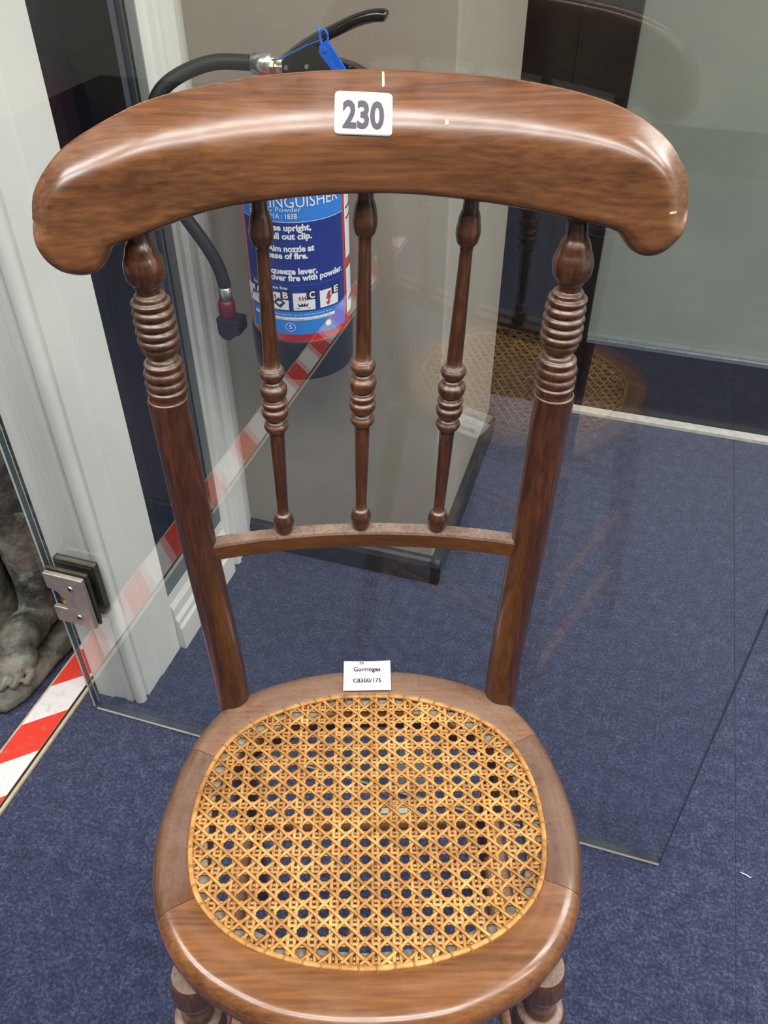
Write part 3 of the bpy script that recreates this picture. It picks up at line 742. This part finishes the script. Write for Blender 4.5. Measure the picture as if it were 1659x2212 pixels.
# head, levers, hose (world coordinates brought into the extinguisher's frame)
def ew(*p): return Vector(p) - Vector((EX.x, EX.y, .52))
HY_ = 1.062
exl([(.924, .017), (.926, .0205), (.944, .0205), (.946, .017)], 'valve_body', M['brass'], 24)
bm = bmesh.new(); tube_bm(bm, [ew(-.500, HY_, .937), ew(-.4755, HY_, .937)], .0125, 20); link('hose_ferrule', frombm(bm, 'hose_ferrule'), M['chrome'], E_)
bm = bmesh.new(); tube_bm(bm, [ew(-.4765, HY_, .937), ew(-.470, HY_, .937), ew(-.4695, HY_, .937), ew(-.452, HY_, .937)], [.0105, .0105, .0085, .0085], 6); link('hose_nut', frombm(bm, 'hose_nut'), M['brass'], E_, False)
lv = [(-.455, .944), (-.436, .957), (-.415, .969), (-.392, .979), (-.368, .990), (-.348, .9965), (-.333, .9985), (-.327, .9965)]
lvd = catmull(lv, 5)
bm = bmesh.new()
tube_bm(bm, [ew(x, HY_, z) for x, z in lvd], [.0072 if i < len(lvd) - 4 else .0072 * sqrt(max(.05, 1 - ((i - len(lvd) + 5) / 5) ** 2)) for i in range(len(lvd))], 14, 1.35)
link('squeeze_lever', frombm(bm, 'squeeze_lever'), M['blklever'], E_)
def eprism(name, pts, y0, y1, mat, bev=.001, parent=None):
    return prism(name, [(x - EX.x, z - .52) for x, z in pts], 1, y0 - EX.y, y1 - EX.y, mat, parent or E_, bev)
brk = eprism('lever_bracket', [(-.457, .926), (-.398, .926), (-.393, .945), (-.402, .960), (-.424, .966), (-.446, .955), (-.457, .945)], HY_ - .0135, HY_ - .0095, M['blklever'])
eprism('lever_bracket', [(-.457, .926), (-.398, .926), (-.393, .945), (-.402, .960), (-.424, .966), (-.446, .955), (-.457, .945)], HY_ + .0095, HY_ + .0135, M['blklever'])
eprism('carry_handle', [(-.420, .930), (-.402, .952), (-.370, .946), (-.335, .932), (-.325, .922), (-.332, .920), (-.365, .930), (-.398, .930)], HY_ - .0105, HY_ + .0105, M['blklever'], .003)
for x, z in ((-.4505, .9385), (-.4235, .9415)):
    bm = bmesh.new(); bmesh.ops.create_cone(bm, cap_ends=True, segments=16, radius1=.0028, radius2=.0024, depth=.003, matrix=Matrix.Translation(ew(x, HY_ - .0147, z)) @ Matrix.Rotation(pi / 2, 4, 'X')); link('pivot_pin', frombm(bm, 'pivot_pin'), M['chrome'], E_, False)
hp = [(-.498, HY_, .937), (-.520, 1.058, .938), (-.545, 1.050, .938), (-.571, 1.036, .932), (-.596, 1.016, .919), (-.611, 1.003, .900), (-.6175, .996, .868), (-.618, .994, .830), (-.609, .995, .79), (-.593, .999, .757), (-.573, 1.004, .722), (-.559, 1.008, .690), (-.5535, 1.010, .664), (-.5535, 1.012, .652)]
tube('hose', [ew(*p) for p in catmull(hp, 5)], .0092, M['hose'], E_, 14)
tube('nozzle_ferrule', [ew(-.5535, 1.0115, .656), ew(-.5555, 1.014, .632)], .0098, M['chrome'], E_, 16)
tube('nozzle', [ew(-.5555, 1.014, .634), ew(-.5560, 1.0145, .626), ew(-.5570, 1.016, .612), ew(-.558, 1.017, .600)], [.0105, .0125, .0125, .0095], plain('nozzle with painted red reflection', srgb(112, 26, 32), .35), E_, 16)  # red reflection put into the nozzle colour
eprism('nozzle_clip', [(-.572, .606), (-.535, .604), (-.535, .582), (-.545, .578), (-.553, .570), (-.564, .571), (-.571, .580)], 1.004, 1.034, M['blk'], .003)
eprism('wall_bracket', [(-.490, .70), (-.440, .70), (-.440, .84), (-.490, .84)], 1.158, 1.169, M['blk'], .002)
eprism('wall_bracket_strap', [(-.485, .73), (-.445, .73), (-.445, .745), (-.485, .745)], 1.150, 1.159, M['chrome'], .001)
# blue seal tag
tg = eprism('seal_tag', [(-.4035, .9665), (-.396, .9725), (-.3905, .9705), (-.3690, .941), (-.3800, .931), (-.4040, .959)], HY_ - .0225, HY_ - .0195, M['bluetag'], .0006); tg['label'] = 'bright blue plastic seal tag'
ring = [ew(-.3975 + .0052 * cos(t), HY_ - .021, .9765 + .0075 * sin(t)) for t in [2 * pi * i / 20 for i in range(21)]]
bm = bmesh.new(); tube_bm(bm, ring, .0013, 8); link('seal_ring', frombm(bm, 'seal_ring'), M['bluetag'], tg)
tube('seal_tail', [ew(*p) for p in catmull([(-.402, HY_ - .020, .968), (-.402, HY_ - .021, .979), (-.4055, HY_ - .019, .987)], 5)], .0013, M['bluetag'], tg, 8)
tube('seal_wire', [ew(*p) for p in catmull([(-.400, HY_ - .019, .973), (-.418, HY_ - .0175, .9665), (-.438, HY_ - .016, .957), (-.457, HY_ - .016, .9485), (-.469, HY_ - .014, .946)], 5)], .0009, M['bluetag'], tg, 6)
bm = bmesh.new(); bmesh.ops.create_cone(bm, cap_ends=True, segments=16, radius1=.0034, radius2=.003, depth=.002, matrix=Matrix.Translation(ew(-.3975, HY_ - .0235, .9635)) @ Matrix.Rotation(pi / 2, 4, 'X')); link('seal_stud', frombm(bm, 'seal_stud'), M['bluetag'], tg, False)

# ------------------------------------------------------------------ hazard strip on the floor
def tape_mat():
    m = NT('red and white hazard tape'); v = m.n('ShaderNodeSeparateXYZ', i_Vector=m.coord('World'))
    s_ = m.math('SUBTRACT', v.outputs[1], m.math('MULTIPLY', v.outputs[0], .9))
    fr = m.math('FRACT', m.math('DIVIDE', m.math('SUBTRACT', s_, 1.286), .1685))
    red = m.math('LESS_THAN', fr, .5)
    dirt = m.mapr(m.noise(m.coord('World'), 60, 5, .7), .5, .75, 0, .35)
    c = m.mix(red, srgb(228, 224, 224), srgb(222, 62, 48))
    m.p(Base_Color=m.mix(dirt, c, srgb(150, 140, 134)), Roughness=.42); return m.m
HS = thing('hazard_strip', 'red and white striped hazard tape on a flat floor board', 'hazard strip', (-.80, .25, 0))
box('board', (-.0335, -1.6, 0), (.0365, .66, .006), plain('beige board edge', srgb(196, 180, 152), .6, 0, .1, 60), HS, .001)
box('tape', (-.0290, -1.6, .006), (.0270, .66, .0068), tape_mat(), HS)
box('dark_joint', (.0278, -1.6, .0060), (.0315, .66, .0064), M['rubber'], HS)

# ------------------------------------------------------------------ bronze statue, foot on a rough plinth
def bronze():
    m = NT('weathered bronze'); v = m.coord('World')
    a = m.noise(v, 11, 8, .68, .6); b = m.noise(v, 26, 6, .65); c = m.noise(v, 70, 5, .7); d = m.noise(m.coord('World', loc=(4, 3, 8)), 9, 5, .6)
    col = m.ramp(a, [(.36, srgb(36, 34, 31)), (.46, srgb(78, 76, 70)), (.56, srgb(116, 110, 99)), (.7, srgb(150, 144, 132))])
    col = m.mix(m.math('MULTIPLY', m.mapr(b, .52, .66), m.mapr(d, .45, .6)), col, srgb(126, 146, 136))
    col = m.mix(m.mapr(c, .55, .75, 0, .6), col, srgb(34, 28, 24))
    m.p(Base_Color=col, Roughness=.55, Metallic=.15); m.bump(m.math('ADD', b, c), .5, .004); return m.m
M['bronze'] = bronze()
ST = thing('bronze_statue', 'weathered bronze statue with a bare foot on its round plinth', 'statue', (-1.02, .82, 0))
def ellipsoid(bm, c, r, rot=None):
    m4 = Matrix.Translation(c) @ (rot.to_4x4() if rot else Matrix.Identity(4)) @ Matrix.Diagonal((*r, 1)); bmesh.ops.create_icosphere(bm, subdivisions=3, radius=1, matrix=m4)
def remeshed(name, bm, mat, parent, vox=.006, amp=.006, nsc=26):
    me = frombm(bm, name); o = link(name, me, mat, parent)
    r = o.modifiers.new('r', 'REMESH'); r.mode = 'VOXEL'; r.voxel_size = vox
    sm = o.modifiers.new('s', 'SMOOTH'); sm.iterations = 2; sm.factor = .5
    tx = bpy.data.textures.new(name + '_tex', 'CLOUDS'); tx.noise_scale = 1 / nsc; tx.noise_depth = 3
    d = o.modifiers.new('d', 'DISPLACE'); d.texture = tx; d.strength = amp; d.mid_level = .5
    dg = bpy.context.evaluated_depsgraph_get(); dg.update()
    me2 = bpy.data.meshes.new_from_object(o.evaluated_get(dg)); o.modifiers.clear(); o.data = me2
    for p in me2.polygons: p.use_smooth = True
    return o
sw = lambda x, y, z: Vector((x + 1.02, y - .82, z))
bm = bmesh.new()
# plinth: rounded irregular disc
n = 40; A, B_, C_ = [], [], []
for i in range(n):
    t = 2 * pi * i / n; r = .215 + .008 * sin(3 * t + 1) + .005 * sin(7 * t)
    e_ = (abs(cos(t)) ** 6 + abs(sin(t)) ** 6) ** (-1 / 6); x, y = r * .83 * cos(t) * e_, r * .98 * sin(t) * e_
    A.append(bm.verts.new((x, y, .004))); B_.append(bm.verts.new((x * 1.0, y * 1.0, .020))); C_.append(bm.verts.new((x * .93, y * .93, .036)))
for i in range(n):
    j = (i + 1) % n; bm.faces.new((A[i], A[j], B_[j], B_[i])); bm.faces.new((B_[i], B_[j], C_[j], C_[i]))
bm.faces.new(A); bm.faces.new(C_)
remeshed('plinth', bm, M['bronze'], ST, .008, .006, 30)
bm = bmesh.new()
# foot: heel, instep, ball, five toes pointing to the viewer
ellipsoid(bm, sw(-.905, .820, .070), (.036, .046, .040)); ellipsoid(bm, sw(-.902, .765, .066), (.036, .060, .036)); ellipsoid(bm, sw(-.893, .715, .052), (.040, .040, .024))
for dx, yt, r, ln in ((-.034, .672, .0105, .034), (-.0115, .662, .0078, .032), (.0065, .666, .0072, .030), (.0235, .676, .0068, .027), (.0395, .690, .0064, .023)):
    ellipsoid(bm, sw(-.889 + dx, yt + .006, .0445), (r, ln * .62, r * 1.05), Matrix.Rotation(.18, 3, 'X')); ellipsoid(bm, sw(-.889 + dx, yt - .006, .0415), (r * 1.02, r * 1.15, r * .95))
tube_bm(bm, [sw(-.905, .820, .07), sw(-.907, .825, .14), sw(-.912, .835, .25), sw(-.92, .845, .38), sw(-.93, .85, .55)], [.034, .031, .040, .054, .066], 18)
remeshed('foot_and_leg', bm, M['bronze'], ST, .0028, .003, 60)
bm = bmesh.new()
# drapery hanging behind the leg
for cx, cy, r0, r1, h in ((-.885, .905, .036, .030, 1.15), (-.875, .955, .034, .030, 1.2), (-.905, .985, .05, .04, 1.2), (-.95, .93, .07, .07, 1.25), (-1.03, .93, .08, .07, 1.25), (-1.10, .86, .07, .06, 1.2), (-.877, .868, .026, .034, 1.1), (-1.0, .80, .05, .07, 1.2), (-.882, .838, .014, .030, 1.0)):
    tube_bm(bm, [sw(cx, cy, .03), sw(cx + .004, cy - .006, .2), sw(cx - .004, cy + .004, .45), sw(cx + .003, cy, .7), sw(cx, cy, h)], [r0 * 1.12, r0, (r0 + r1) / 2 * 1.04, r1, r1 * .8], 16)
remeshed('drapery', bm, M['bronze'], ST, .009, .014, 22)

# ------------------------------------------------------------------ bits on the carpet
bm = bmesh.new(); P = [(-.030, -.024), (.026, -.030), (.034, .016), (.004, .028), (-.026, .018)]
A = [bm.verts.new((x, y, .0012 + .002 * (i % 2))) for i, (x, y) in enumerate(P)]; bm.faces.new(A)
r_ = bmesh.ops.extrude_face_region(bm, geom=list(bm.faces))
for v in [q for q in r_['geom'] if isinstance(q, bmesh.types.BMVert)]: v.co.z -= .0010
tag(link('pale_patch', frombm(bm, 'pale_patch'), plain('pale grey green patch', srgb(176, 178, 160), .7), None, False, (-.182, .655, 0)), 'pale flat patch on the carpet under the chair seat', 'paper scrap')  # thin pale grey green patch lying on the carpet
tag(tube('lint_thread', [(.318, .7195, .0012), (.325, .718, .0016), (.333, .7155, .0012)], .0009, M['wprint'], None, 6), 'tiny white thread of lint on the open carpet beside the glass door', 'lint')
